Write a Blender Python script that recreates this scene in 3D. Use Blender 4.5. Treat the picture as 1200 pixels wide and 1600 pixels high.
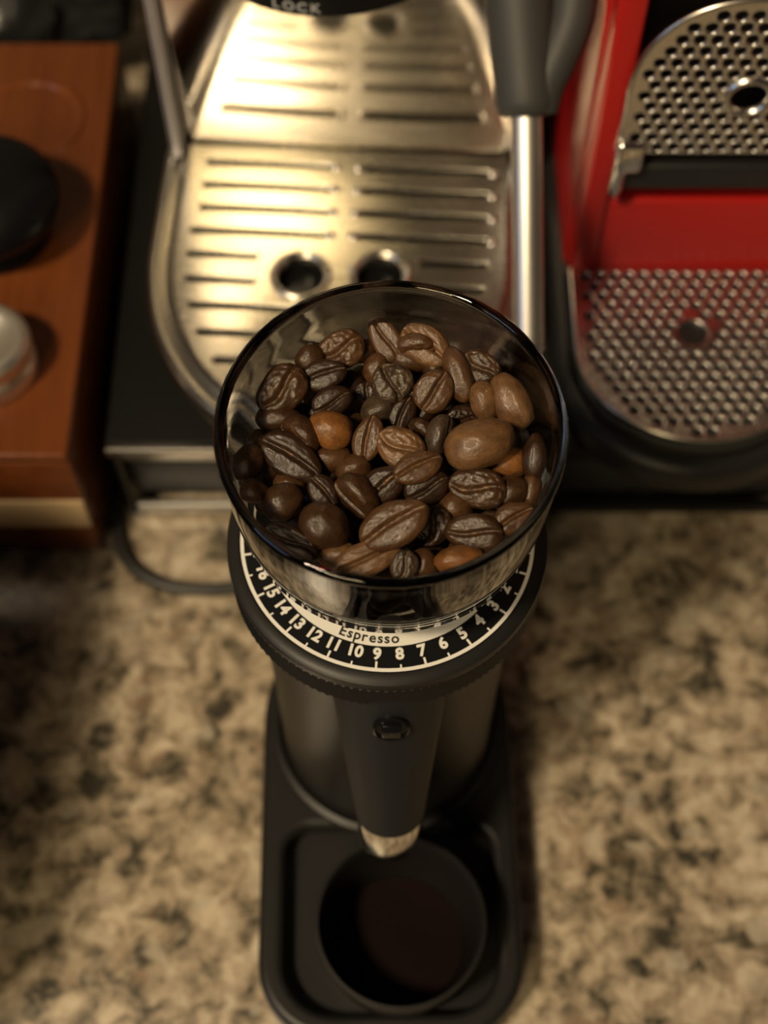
import bpy, bmesh, math, random
from mathutils import Vector, Matrix, noise

# ------------------------------------------------------------------ clear
for o in list(bpy.data.objects):
    bpy.data.objects.remove(o, do_unlink=True)
scene = bpy.context.scene
COL = scene.collection
MM = 0.001
R = math.radians

# ------------------------------------------------------------------ camera
CAM_H = 445.6            # millimetres above the counter
PITCH = R(61.0)          # below the horizon
FPX = 2200.0             # focal length in pixels of the 1200x1600 frame
cam_d = bpy.data.cameras.new('camera')
cam = bpy.data.objects.new('camera', cam_d)
COL.objects.link(cam)
cam.location = (0, 0, CAM_H * MM)
cam.rotation_euler = (R(90) - PITCH, 0, 0)
cam_d.sensor_fit = 'VERTICAL'
cam_d.sensor_height = 36.0
cam_d.lens = 36.0 * FPX / 1600.0
cam_d.clip_start = 0.01
cam_d.dof.use_dof = True
cam_d.dof.focus_distance = 0.308
cam_d.dof.aperture_fstop = 9.0
scene.camera = cam

# ------------------------------------------------------------------ world, lamps, exposure
w = bpy.data.worlds.new('world')
scene.world = w
w.use_nodes = True
w.node_tree.nodes['Background'].inputs[0].default_value = (0.75, 0.62, 0.5, 1)
w.node_tree.nodes['Background'].inputs[1].default_value = 0.028


def area(name, loc, target, size, energy, color, sy=None):
    d = bpy.data.lights.new(name, 'AREA')
    d.energy = energy
    d.color = color
    d.size = size
    if sy:
        d.shape = 'RECTANGLE'
        d.size_y = sy
    o = bpy.data.objects.new(name, d)
    COL.objects.link(o)
    o.location = loc
    o.rotation_euler = (Vector(target) - Vector(loc)).to_track_quat('-Z', 'Y').to_euler()
    return o


area('kitchen_ceiling_lamp', (-0.62, -0.42, 1.45), (0, 0.2, 0), 0.18, 19.0, (1.0, 0.79, 0.51))
area('room_ceiling_lamp', (-0.80, -1.65, 1.55), (0, 0.3, 0), 0.7, 19.0, (1.0, 0.78, 0.44))
area('window_daylight', (-1.7, -0.75, 0.75), (0, 0.2, 0.1), 0.7, 3.6, (0.48, 0.66, 1.0), 0.9)

vs = scene.view_settings
vs.view_transform = 'Standard'
vs.look = 'None'
vs.gamma = 1.0
vs.use_curve_mapping = False
vs.exposure = 0.05
scene.cycles.use_denoising = True
scene.cycles.max_bounces = 14
scene.cycles.transmission_bounces = 14
scene.cycles.glossy_bounces = 8

# ------------------------------------------------------------------ materials
MATS = {}


def mat(name, color, rough=0.5, metal=0.0, spec=0.5, **kw):
    m = bpy.data.materials.new(name)
    m.use_nodes = True
    b = m.node_tree.nodes['Principled BSDF']
    b.inputs['Base Color'].default_value = (*color, 1)
    b.inputs['Roughness'].default_value = rough
    b.inputs['Metallic'].default_value = metal
    b.inputs['Specular IOR Level'].default_value = spec
    for k, v in kw.items():
        b.inputs[k.replace('_', ' ')].default_value = v
    MATS[name] = m
    return m


def nodes(m):
    nt = m.node_tree
    return nt, nt.nodes['Principled BSDF'], nt.nodes, nt.links


def noise_tex(N, L, scale, detail=4, coord=None, rough=0.55, dist=0.0):
    t = N.new('ShaderNodeTexNoise')
    t.inputs['Scale'].default_value = scale
    t.inputs['Detail'].default_value = detail
    t.inputs['Roughness'].default_value = rough
    t.inputs['Distortion'].default_value = dist
    if coord:
        L.new(coord, t.inputs['Vector'])
    return t


def ramp(N, stops, interp='LINEAR'):
    r = N.new('ShaderNodeValToRGB')
    cr = r.color_ramp
    cr.interpolation = interp
    while len(cr.elements) < len(stops):
        cr.elements.new(0.5)
    for e, (p, c) in zip(cr.elements, stops):
        e.position = p
        e.color = (*c, 1) if len(c) == 3 else c
    return r


def add_bump(m, scale, strength, dist=0.0004, detail=4):
    nt, b, N, L = nodes(m)
    tc = N.new('ShaderNodeTexCoord')
    t = noise_tex(N, L, scale, detail, tc.outputs['Object'])
    bp = N.new('ShaderNodeBump')
    bp.inputs['Strength'].default_value = strength
    bp.inputs['Distance'].default_value = dist
    L.new(t.outputs['Fac'], bp.inputs['Height'])
    L.new(bp.outputs[0], b.inputs['Normal'])


mat('black_plastic', (0.013, 0.013, 0.013), 0.45, spec=0.35)
add_bump(MATS['black_plastic'], 2500, 0.10, 0.0001)
mat('grinder_paint', (0.013, 0.0125, 0.012), 0.42, spec=0.32)
add_bump(MATS['grinder_paint'], 3000, 0.12, 0.0001)
mat('spout_plastic', (0.011, 0.012, 0.014), 0.5, spec=0.3)
mat('gloss_black', (0.006, 0.006, 0.007), 0.12)
mat('dial_black', (0.006, 0.006, 0.007), 0.35)
mat('print_white', (0.80, 0.78, 0.72), 0.5)
mat('print_dark', (0.015, 0.015, 0.015), 0.5)
mat('print_grey', (0.45, 0.46, 0.47), 0.5)
mat('chrome', (0.80, 0.79, 0.77), 0.10, 1.0)
mat('wand_steel', (0.90, 0.85, 0.76), 0.42, 1.0)
mat('satin_steel', (0.66, 0.63, 0.58), 0.26, 1.0)
mat('edge_steel', (0.80, 0.82, 0.88), 0.5, 1.0)
mat('dull_steel', (0.42, 0.41, 0.39), 0.38, 1.0)
mat('silicone_grey', (0.040, 0.040, 0.039), 0.55, spec=0.4)
mat('drawer_black', (0.006, 0.006, 0.006), 0.35, spec=0.3)
mat('drawer_panel', (0.020, 0.021, 0.023), 0.45)
mat('machine_black', (0.005, 0.005, 0.006), 0.36, spec=0.25)
mat('cord_black', (0.022, 0.022, 0.022), 0.45)
mat('red_plastic', (0.40, 0.012, 0.010), 0.33, spec=0.4)
mat('cup_black', (0.010, 0.009, 0.0085), 0.42, spec=0.3)
mat('cup_inside', (0.006, 0.0013, 0.001), 0.7, spec=0.12)  # reddish floor colour, darkened to stand in for shade inside the cup
mat('wall_paint', (0.10, 0.085, 0.065), 0.8)
mat('tray_under', (0.010, 0.010, 0.010), 0.5)
mat('band_pale', (0.62, 0.45, 0.26), 0.40)
mat('dark_satin', (0.02, 0.021, 0.022), 0.30)

# brushed steel of the drip tray and splash panel
def brushed(name, color, rough, stretch):
    m = mat(name, color, rough, 1.0)
    nt, b, N, L = nodes(m)
    tc = N.new('ShaderNodeTexCoord')
    mp = N.new('ShaderNodeMapping')
    mp.inputs['Scale'].default_value = stretch
    L.new(tc.outputs['Object'], mp.inputs['Vector'])
    t = noise_tex(N, L, 900, 3, mp.outputs[0])
    mr = N.new('ShaderNodeMapRange')
    mr.inputs['To Min'].default_value = rough * 0.8
    mr.inputs['To Max'].default_value = rough * 1.25
    L.new(t.outputs['Fac'], mr.inputs['Value'])
    L.new(mr.outputs[0], b.inputs['Roughness'])
    bp = N.new('ShaderNodeBump')
    bp.inputs['Strength'].default_value = 0.06
    bp.inputs['Distance'].default_value = 0.0002
    L.new(t.outputs['Fac'], bp.inputs['Height'])
    L.new(bp.outputs[0], b.inputs['Normal'])
    return m


brushed('tray_steel', (0.78, 0.73, 0.63), 0.25, (0.08, 1, 1))
brushed('panel_steel', (0.74, 0.70, 0.62), 0.11, (0.08, 1, 1))
brushed('perforated_steel', (0.74, 0.72, 0.68), 0.25, (1, 1, 1))


def make_wood():
    m = mat('wood', (0.30, 0.10, 0.03), 0.26)
    nt, b, N, L = nodes(m)
    tc = N.new('ShaderNodeTexCoord')
    mp = N.new('ShaderNodeMapping')
    mp.inputs['Scale'].default_value = (14, 1.4, 14)
    L.new(tc.outputs['Object'], mp.inputs['Vector'])
    t = noise_tex(N, L, 9, 6, mp.outputs[0], 0.6, 0.6)
    r = ramp(N, [(0.25, (0.115, 0.030, 0.0075)), (0.55, (0.165, 0.046, 0.012)), (0.8, (0.215, 0.064, 0.018))])
    L.new(t.outputs['Fac'], r.inputs[0])
    L.new(r.outputs[0], b.inputs['Base Color'])
    return m


make_wood()


def make_granite():
    m = mat('granite', (0.3, 0.25, 0.18), 0.22)
    nt, b, N, L = nodes(m)
    tc = N.new('ShaderNodeTexCoord')
    n0 = noise_tex(N, L, 70, 3, tc.outputs['Object'])
    mx = N.new('ShaderNodeMix')
    mx.data_type = 'VECTOR'
    mx.inputs[0].default_value = 0.010
    L.new(tc.outputs['Object'], mx.inputs[4])
    L.new(n0.outputs['Color'], mx.inputs[5])
    co = mx.outputs[1]
    fine = noise_tex(N, L, 128, 4, co, 0.55, 0.2)
    clump = noise_tex(N, L, 30, 2, tc.outputs['Object'])
    sm = N.new('ShaderNodeMath')
    sm.operation = 'MULTIPLY_ADD'
    L.new(clump.outputs['Fac'], sm.inputs[0])
    sm.inputs[1].default_value = 0.42
    L.new(fine.outputs['Fac'], sm.inputs[2])
    base = ramp(N, [(0.535, (0.050, 0.044, 0.033)), (0.61, (0.150, 0.124, 0.088)), (0.69, (0.275, 0.220, 0.155)),
                    (0.77, (0.40, 0.325, 0.235)), (0.90, (0.56, 0.475, 0.36))])
    L.new(sm.outputs[0], base.inputs[0])
    # rusty, grey and pale grains
    warm = noise_tex(N, L, 85, 3, co)
    wr = ramp(N, [(0.60, (0, 0, 0)), (0.70, (0.55, 0.55, 0.55))])
    mp = N.new('ShaderNodeMapping')
    mp.inputs['Location'].default_value = (3.1, 1.7, 0.4)
    L.new(co, mp.inputs['Vector'])
    L.new(mp.outputs[0], warm.inputs['Vector'])
    L.new(warm.outputs['Fac'], wr.inputs[0])
    m2 = N.new('ShaderNodeMix')
    m2.data_type = 'RGBA'
    L.new(wr.outputs[0], m2.inputs[0])
    L.new(base.outputs[0], m2.inputs[6])
    m2.inputs[7].default_value = (0.25, 0.165, 0.105, 1)
    v = N.new('ShaderNodeTexVoronoi')
    v.feature = 'SMOOTH_F1'
    v.inputs['Scale'].default_value = 130
    L.new(co, v.inputs['Vector'])
    sep = N.new('ShaderNodeSeparateColor')
    L.new(v.outputs['Color'], sep.inputs[0])
    g2 = ramp(N, [(0.74, (0, 0, 0)), (0.90, (0.6, 0.6, 0.6))])
    L.new(sep.outputs[2], g2.inputs[0])
    m3 = N.new('ShaderNodeMix')
    m3.data_type = 'RGBA'
    L.new(g2.outputs[0], m3.inputs[0])
    L.new(m2.outputs[2], m3.inputs[6])
    m3.inputs[7].default_value = (0.43, 0.38, 0.30, 1)
    L.new(m3.outputs[2], b.inputs['Base Color'])
    return m


make_granite()


def make_bean_mat():
    m = mat('roasted_bean', (0.05, 0.025, 0.012), 0.38)
    nt, b, N, L = nodes(m)
    oi = N.new('ShaderNodeObjectInfo')
    tc = N.new('ShaderNodeTexCoord')
    mp = N.new('ShaderNodeVectorMath')
    mp.operation = 'ADD'
    L.new(tc.outputs['Object'], mp.inputs[0])
    L.new(oi.outputs['Random'], mp.inputs[1])
    t = noise_tex(N, L, 4.5, 5, mp.outputs[0], 0.62)
    mr = N.new('ShaderNodeMapRange')
    mr.inputs['From Min'].default_value = 0.3
    mr.inputs['From Max'].default_value = 0.7
    mr.inputs['To Min'].default_value = 0.62
    mr.inputs['To Max'].default_value = 1.3
    L.new(t.outputs['Fac'], mr.inputs['Value'])
    mul = N.new('ShaderNodeVectorMath')
    mul.operation = 'SCALE'
    L.new(oi.outputs['Color'], mul.inputs[0])
    L.new(mr.outputs[0], mul.inputs['Scale'])
    at = N.new('ShaderNodeAttribute')
    at.attribute_name = 'chaff'
    t2 = noise_tex(N, L, 11, 3, mp.outputs[0])
    cm = N.new('ShaderNodeMath')
    cm.operation = 'MULTIPLY'
    r2 = ramp(N, [(0.50, (0, 0, 0)), (0.66, (1, 1, 1))])
    L.new(t2.outputs['Fac'], r2.inputs[0])
    ca = N.new('ShaderNodeMath')
    ca.operation = 'MULTIPLY'
    L.new(at.outputs['Fac'], ca.inputs[0])
    L.new(oi.outputs['Alpha'], ca.inputs[1])
    L.new(ca.outputs[0], cm.inputs[0])
    L.new(r2.outputs[0], cm.inputs[1])
    mx = N.new('ShaderNodeMix')
    mx.data_type = 'RGBA'
    L.new(cm.outputs[0], mx.inputs[0])
    L.new(mul.outputs[0], mx.inputs[6])
    mx.inputs[7].default_value = (0.28, 0.155, 0.060, 1)
    L.new(mx.outputs[2], b.inputs['Base Color'])
    # fine skin wrinkles
    wv = noise_tex(N, L, 13, 6, mp.outputs[0], 0.6, 0.4)
    bp = N.new('ShaderNodeBump')
    bp.inputs['Strength'].default_value = 0.16
    bp.inputs['Distance'].default_value = 0.03
    L.new(wv.outputs['Fac'], bp.inputs['Height'])
    L.new(bp.outputs[0], b.inputs['Normal'])
    rr = N.new('ShaderNodeMapRange')
    rr.inputs['To Min'].default_value = 0.16
    rr.inputs['To Max'].default_value = 0.46
    L.new(wv.outputs['Fac'], rr.inputs['Value'])
    L.new(rr.outputs[0], b.inputs['Roughness'])
    return m


make_bean_mat()


def make_smoked():
    m = mat('smoked_plastic', (0.40, 0.39, 0.375), 0.012)
    b = m.node_tree.nodes['Principled BSDF']
    b.inputs['Transmission Weight'].default_value = 1.0
    b.inputs['IOR'].default_value = 1.47
    return m


make_smoked()

# ------------------------------------------------------------------ mesh helpers (all millimetres)


def link_mesh(name, me, material=None, parent=None, smooth=True):
    o = bpy.data.objects.new(name, me)
    COL.objects.link(o)
    if material:
        me.materials.clear()
        me.materials.append(MATS[material])
    if smooth:
        me.polygons.foreach_set('use_smooth', [True] * len(me.polygons))
    if parent is not None:
        o.parent = parent
    return o


def auto_smooth(me, ang=35):
    """sharp edges by angle, so flat faces stay flat"""
    bm = bmesh.new()
    bm.from_mesh(me)
    for f in bm.faces:
        f.smooth = True
    for e in bm.edges:
        if len(e.link_faces) == 2:
            e.smooth = e.calc_face_angle(0) < R(ang)
    bm.to_mesh(me)
    bm.free()


def from_bm(name, bm, material, parent=None, ang=35):
    bmesh.ops.scale(bm, vec=(MM, MM, MM), verts=bm.verts)
    bmesh.ops.recalc_face_normals(bm, faces=bm.faces)
    me = bpy.data.meshes.new(name)
    bm.to_mesh(me)
    bm.free()
    auto_smooth(me, ang)
    return link_mesh(name, me, material, parent, smooth=False)


def add_lathe(bm, prof, n=64, closed=False, center=(0, 0), caps=True, amp=None):
    """prof: list of (radius, z)"""
    rings = []
    for i, (r, z) in enumerate(prof):
        ring = []
        for k in range(n):
            a = 2 * math.pi * k / n
            rr = r + (amp(i, k) if amp else 0)
            ring.append(bm.verts.new((center[0] + rr * math.cos(a), center[1] + rr * math.sin(a), z)))
        rings.append(ring)
    m = len(rings)
    rng = range(m) if closed else range(m - 1)
    for i in rng:
        a, b = rings[i], rings[(i + 1) % m]
        for k in range(n):
            bm.faces.new((a[k], a[(k + 1) % n], b[(k + 1) % n], b[k]))
    if caps and not closed:
        if prof[0][0] > 0.01:
            bm.faces.new(list(reversed(rings[0])))
        if prof[-1][0] > 0.01:
            bm.faces.new(rings[-1])


def add_box(bm, x0, x1, y0, y1, z0, z1, bev=0.0, seg=2):
    g = bmesh.ops.create_cube(bm, size=1.0)
    vs_ = g['verts']
    for v in vs_:
        v.co = Vector(((x0 + x1) / 2 + v.co.x * (x1 - x0), (y0 + y1) / 2 + v.co.y * (y1 - y0),
                       (z0 + z1) / 2 + v.co.z * (z1 - z0)))
    if bev > 0:
        es = set()
        for v in vs_:
            for e in v.link_edges:
                es.add(e)
        bmesh.ops.bevel(bm, geom=list(es), offset=bev, segments=seg, profile=0.5, affect='EDGES')


def catmull(pts, n=10):
    pts = [Vector(p) for p in pts]
    out = []
    P = [pts[0] * 2 - pts[1]] + pts + [pts[-1] * 2 - pts[-2]]
    for i in range(1, len(P) - 2):
        for k in range(n):
            t = k / n
            a, b, c, d = P[i - 1], P[i], P[i + 1], P[i + 2]
            out.append(0.5 * ((2 * b) + (c - a) * t + (2 * a - 5 * b + 4 * c - d) * t * t + (3 * b - a - 3 * c + d) * t ** 3))
    out.append(pts[-1])
    return out


def add_tube(bm, pts, rad, n=16, flat=(1.0, 1.0), up=Vector((0, 0, 1))):
    """rad: number or list per point; flat scales the two section axes"""
    rings = []
    m = len(pts)
    for i, p in enumerate(pts):
        t = (pts[min(i + 1, m - 1)] - pts[max(i - 1, 0)]).normalized()
        s = t.cross(up)
        if s.length < 1e-4:
            s = t.cross(Vector((0, 1, 0)))
        s.normalize()
        u = s.cross(t)
        r = rad[i] if isinstance(rad, (list, tuple)) else rad
        rings.append([bm.verts.new(p + s * (math.cos(2 * math.pi * k / n) * r * flat[0]) +
                                   u * (math.sin(2 * math.pi * k / n) * r * flat[1])) for k in range(n)])
    for i in range(m - 1):
        for k in range(n):
            bm.faces.new((rings[i][k], rings[i][(k + 1) % n], rings[i + 1][(k + 1) % n], rings[i + 1][k]))
    bm.faces.new(list(reversed(rings[0])))
    bm.faces.new(rings[-1])


def add_prism(bm, outline, levels):
    """levels: list of (inset, z) built over a closed outline; inset moves inwards along the normals"""
    n = len(outline)
    pts = [Vector((p[0], p[1])) for p in outline]
    nor = []
    for i in range(n):
        t = pts[(i + 1) % n] - pts[i - 1]
        nor.append(Vector((-t.y, t.x)).normalized())      # inward for a counter-clockwise outline
    rings = []
    for ins, z in levels:
        rings.append([bm.verts.new((pts[i].x + nor[i].x * ins, pts[i].y + nor[i].y * ins, z)) for i in range(n)])
    for a, b in zip(rings, rings[1:]):
        for k in range(n):
            bm.faces.new((a[k], a[(k + 1) % n], b[(k + 1) % n], b[k]))
    bm.faces.new(list(reversed(rings[0])))
    bm.faces.new(rings[-1])


def circle(cx, cy, r, n=20, ry=None):
    ry = ry or r
    return [(cx + r * math.cos(2 * math.pi * k / n), cy + ry * math.sin(2 * math.pi * k / n)) for k in range(n)]


def slot(x0, x1, y, h, n=5, slope=0.0):
    r = h / 2
    pts = []
    for k in range(n + 1):
        a = -math.pi / 2 + math.pi * k / n
        pts.append((x1 - r + r * math.cos(a), y + r * math.sin(a)))
    for k in range(n + 1):
        a = math.pi / 2 + math.pi * k / n
        pts.append((x0 + r + r * math.cos(a), y + r * math.sin(a)))
    return pts


def rounded_rect(x0, x1, y0, y1, r, n=6):
    pts = []
    for cx, cy, a0 in ((x1 - r, y0 + r, -90), (x1 - r, y1 - r, 0), (x0 + r, y1 - r, 90), (x0 + r, y0 + r, 180)):
        for k in range(n + 1):
            a = R(a0 + 90 * k / n)
            pts.append((cx + r * math.cos(a), cy + r * math.sin(a)))
    return pts


def plate_mesh(name, loops, thick, bevel=0.0, res=1):
    """flat plate with holes from closed loops, extruded by +-thick/2 around z=0"""
    cu = bpy.data.curves.new(name, 'CURVE')
    cu.dimensions = '2D'
    cu.fill_mode = 'BOTH'
    for lp in loops:
        sp = cu.splines.new('POLY')
        sp.points.add(len(lp) - 1)
        for p, q in zip(sp.points, lp):
            p.co = (q[0] * MM, q[1] * MM, 0, 1)
        sp.use_cyclic_u = True
    cu.extrude = (thick / 2 - bevel) * MM
    cu.bevel_depth = bevel * MM
    cu.bevel_resolution = res
    cu.offset = -bevel * MM
    t = bpy.data.objects.new('tmp', cu)
    COL.objects.link(t)
    dg = bpy.context.evaluated_depsgraph_get()
    me = bpy.data.meshes.new_from_object(t.evaluated_get(dg))
    bpy.data.objects.remove(t, do_unlink=True)
    bpy.data.curves.remove(cu)
    me.name = name
    auto_smooth(me, 40)
    return me


def text_mesh(name, s, size, bold=0.0, extrude=0.05):
    cu = bpy.data.curves.new(name, 'FONT')
    cu.body = s
    cu.size = size * MM
    cu.align_x = 'CENTER'
    cu.align_y = 'CENTER'
    cu.offset = bold * MM
    cu.extrude = extrude * MM
    cu.resolution_u = 3
    t = bpy.data.objects.new('tmp', cu)
    COL.objects.link(t)
    dg = bpy.context.evaluated_depsgraph_get()
    me = bpy.data.meshes.new_from_object(t.evaluated_get(dg))
    bpy.data.objects.remove(t, do_unlink=True)
    bpy.data.curves.remove(cu)
    me.name = name
    return me


def thing(name, label, cat, loc=(0, 0, 0), rotz=0.0, group=None):
    o = bpy.data.objects.new(name, None)
    o.empty_display_size = 0.01
    COL.objects.link(o)
    o.location = Vector(loc) * MM
    o.rotation_euler = (0, 0, rotz)
    return tag(o, label, cat, group)


def tag(o, label, cat, group=None):
    o['label'] = label
    o['category'] = cat
    if group:
        o['group'] = group
    return o


def structure(o, label=None):
    o['kind'] = 'structure'
    if label:
        o['label'] = label
    return o


CP, SP = math.cos(PITCH), math.sin(PITCH)


def at_height(px, py, z):
    """world point at height z that was measured at this photograph pixel"""
    u, v = (px - 600) / FPX, (800 - py) / FPX
    t = (z - CAM_H) / (-SP + v * CP)
    return Vector((u * t, (CP + v * SP) * t, z))


# ================================================================== structure
bm = bmesh.new()
add_box(bm, -900, 900, -60, 640, -30, 0, 3)
o = structure(from_bm('countertop', bm, 'granite'), 'beige and black speckled granite countertop')
o['category'] = 'countertop'
bm = bmesh.new()
add_box(bm, -900, 900, 640, 660, -30, 700)
structure(from_bm('wall_back', bm, 'wall_paint'), 'plain back wall behind the counter')

# ================================================================== black drawers under the machines
def drawer(name, x0, x1, trim, label):
    t = thing(name, label, 'organizer', ((x0 + x1) / 2, 245, 0), 0, 'pod organizers under the machines')
    hw = (x1 - x0) / 2
    bm = bmesh.new()
    add_box(bm, -hw, hw, 2.0, 255, 43.5, 47, 0.8)
    from_bm('top_board', bm, 'drawer_black', t)
    bm = bmesh.new()
    add_box(bm, -hw + 4, hw - 4, 14, 250, 4, 43.5)
    from_bm('case', bm, 'drawer_black', t)
    bm = bmesh.new()
    add_box(bm, -hw, hw, -1.2, 2.0, 42.3, 47.4, 1.2)
    from_bm('top_rail', bm, trim, t)
    bm = bmesh.new()
    add_box(bm, -hw + 5, hw - 4, 4.0, 14, 11.5, 36.0, 0.8)
    f = from_bm('drawer_front', bm, 'drawer_panel', t)
    bm = bmesh.new()
    add_box(bm, -hw + 4, hw - 3.5, 1.5, 4.2, 36.2, 40.2, 0.8)
    from_bm('front_lip', bm, 'dull_steel' if trim != 'drawer_black' else trim, f)
    bm = bmesh.new()
    add_box(bm, -hw + 5, hw - 3.5, -0.5, 2.6, 3.2, 9.2, 0.9)
    from_bm('bottom_rail', bm, 'dull_steel' if trim != 'drawer_black' else trim, t)
    for sx in (-1, 1):
        bm = bmesh.new()
        add_tube(bm, [Vector((sx * (hw - 3), 1, 46)), Vector((sx * (hw - 3), 1, 4))], 1.7, 10)
        from_bm('corner_post', bm, 'drawer_black', t)
        for fy in (2, 240):
            bm = bmesh.new()
            add_lathe(bm, [(2.2, 0), (3.0, 0.6), (3.0, 2.6), (2.0, 3.8)], 16, center=(sx * (hw - 5), fy))
            from_bm('foot', bm, 'dull_steel', t)
    return t


drawer('pod_organizer', -93, 49, 'satin_steel', 'black drawer unit with silver trim under the steel espresso machine')
drawer('pod_organizer', 51, 215, 'drawer_black', 'plain black drawer unit under the red capsule machine')

# ================================================================== coffee grinder
GX, GY = 0.8, 158.6
YAW = 1.0
g = thing('coffee_grinder', 'black single-dose coffee grinder with numbered dial and smoked clear hopper', 'coffee grinder',
          (GX, GY, 0), R(YAW))

# base plate: round at the back, square with soft corners at the front
def base_outline(hw, back, front, rc):
    pts = []
    for k in range(0, 33):                      # back, counter-clockwise from right to left
        a = math.pi * k / 32
        ca, sa = math.cos(a), math.sin(a)
        pts.append((hw * math.copysign(abs(ca) ** 0.85, ca), back * abs(sa) ** 0.9))
    for k in range(0, 11):
        a = math.pi + math.pi / 2 * k / 10
        pts.append((-hw + rc + rc * math.cos(a), front + rc + rc * math.sin(a)))
    for k in range(0, 11):
        a = 1.5 * math.pi + math.pi / 2 * k / 10
        pts.append((hw - rc + rc * math.cos(a), front + rc + rc * math.sin(a)))
    return pts


outl = base_outline(39.2, 40, -95, 22)
bm = bmesh.new()
add_prism(bm, outl, [(1.5, 0), (0, 1.5), (0, 8), (0.3, 11.0)])
from_bm('base_plate', bm, 'grinder_paint', g, 50)
# raised frame round the cup bay
bay = []
for k in range(0, 11):
    a = -math.pi / 2 * (1 - k / 10)
    bay.append((31.5 - 15 + 15 * math.cos(a), -88 + 15 + 15 * math.sin(a)))
for k in range(0, 9):
    a = math.pi / 2 * k / 8
    bay.append((31.5 - 8 + 8 * math.cos(a), -33 - 8 + 8 * math.sin(a)))
for k in range(0, 9):
    a = math.pi / 2 + math.pi / 2 * k / 8
    bay.append((-31.5 + 8 + 8 * math.cos(a), -33 - 8 + 8 * math.sin(a)))
for k in range(0, 11):
    a = math.pi + math.pi / 2 * k / 10
    bay.append((-31.5 + 15 + 15 * math.cos(a), -88 + 15 + 15 * math.sin(a)))
me = plate_mesh('base_rim', [outl, bay], 9.0, 2.4, 3)
o = link_mesh('base_rim', me, 'grinder_paint', g, smooth=False)
o.location.z = 15.5 * MM

# column
bm = bmesh.new()
add_lathe(bm, [(35.6, 19.0), (36.4, 20.4), (36.0, 22.2), (34.4, 22.8), (33.4, 22.0), (33.0, 21.2), (32.4, 22.6),
               (32.4, 60), (32.6, 110), (33.0, 128), (34.5, 133), (36.5, 135.4)], 96)
from_bm('body', bm, 'grinder_paint', g, 40)
# collar with knurled grip
bm = bmesh.new()
add_lathe(bm, [(30, 143.4), (37.7, 143.6), (38.4, 144.2), (38.6, 145.6), (38.4, 147.2), (37.4, 148.0), (35.6, 148.1), (35.4, 147.6), (30, 147.6)], 96)
from_bm('collar', bm, 'grinder_paint', g, 40)
NK = 240
bm = bmesh.new()
prof = [(36.5, 134.6)] + [(37.9, 134.9 + 0.85 * i) for i in range(11)] + [(36.8, 143.8)]
add_lathe(bm, prof, NK, amp=lambda i, k: 0 if i in (0, 12) else (0.55 if (k + i) % 2 == 0 else -0.15))
from_bm('knurled_grip', bm, 'grinder_paint', g, 15)

# dial
bm = bmesh.new()
add_lathe(bm, [(20.0, 147.2), (35.5, 147.2), (35.5, 147.9), (20.0, 147.9)], 96, closed=True)
dial = from_bm('dial', bm, 'dial_black', g)


def arc_band(bm, r0, r1, a0, a1, z0, z1, n):
    """a in degrees from the front, positive to the right"""
    prev = None
    first = None
    for i in range(n + 1):
        a = R(a0 + (a1 - a0) * i / n)
        sx, sy = math.sin(a), -math.cos(a)
        q = [bm.verts.new((r * sx, r * sy, z)) for r, z in ((r0, z0), (r1, z0), (r1, z1), (r0, z1))]
        if prev:
            for j in range(4):
                bm.faces.new((prev[j], prev[(j + 1) % 4], q[(j + 1) % 4], q[j]))
        else:
            first = q
        prev = q
    if abs(a1 - a0) < 359.9:
        bm.faces.new(first)
        bm.faces.new(prev)


bm = bmesh.new()
arc_band(bm, 34.35, 35.2, -180, 180, 147.6, 148.05, 120)
from_bm('dial_ring', bm, 'print_white', dial)
bm = bmesh.new()
arc_band(bm, 22.0, 28.9, -72, 45.5, 147.8, 147.99, 60)
from_bm('espresso_band', bm, 'print_white', dial)
bm = bmesh.new()
arc_band(bm, 22.0, 28.9, 48.5, 118, 147.8, 147.99, 40)
from_bm('grind_band', bm, 'print_white', dial)


def on_dial(me_, name, ang, rad, z, material):
    o_ = link_mesh(name, me_, material, dial, smooth=False)
    a = R(ang)
    o_.location = (rad * math.sin(a) * MM, -rad * math.cos(a) * MM, z * MM)
    o_.rotation_euler = (0, 0, a)
    return o_


STEP = 9.6
for n_ in range(1, 18):
    ang = 5.2 - STEP * (n_ - 8) - YAW
    on_dial(text_mesh('numeral', str(n_), 3.9, 0.15), 'numeral', ang, 30.95, 147.95, 'print_white')
for n_ in range(-2, 22):
    ang = 5.2 - STEP * (n_ - 8) - YAW
    long_ = n_ % 2 == 1
    bm = bmesh.new()
    if long_:
        add_box(bm, -0.26, 0.26, -0.9, 0.9, -0.04, 0.04)
        rad = 33.6
    else:
        add_box(bm, -0.20, 0.20, -0.5, 0.5, -0.04, 0.04)
        rad = 34.0
    tk = from_bm('tick', bm, 'print_white', dial)
    a = R(ang)
    tk.location = (rad * math.sin(a) * MM, -rad * math.cos(a) * MM, 147.97 * MM)
    tk.rotation_euler = (0, 0, a)
word = 'Espresso'
glyphs = []
for c in word:
    me_ = text_mesh('letter', c, 3.5, 0.06)
    xs = [v.co.x for v in me_.vertices]
    ys = [v.co.y for v in me_.vertices]
    lo = -1.25 * MM if c != 'p' else -1.95 * MM
    for v in me_.vertices:                      # centre each letter, common baseline
        v.co.x -= (min(xs) + max(xs)) / 2
        v.co.y += lo - min(ys)
    glyphs.append((me_, (max(xs) - min(xs)) / MM))
GAP = 0.34
pos = -(sum(w_ for _, w_ in glyphs) + GAP * (len(glyphs) - 1)) / 2
for me_, w_ in glyphs:
    on_dial(me_, 'letter', -9.0 - YAW + math.degrees((pos + w_ / 2) / 26.6), 26.95, 148.05, 'print_dark')
    pos += w_ + GAP

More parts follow.
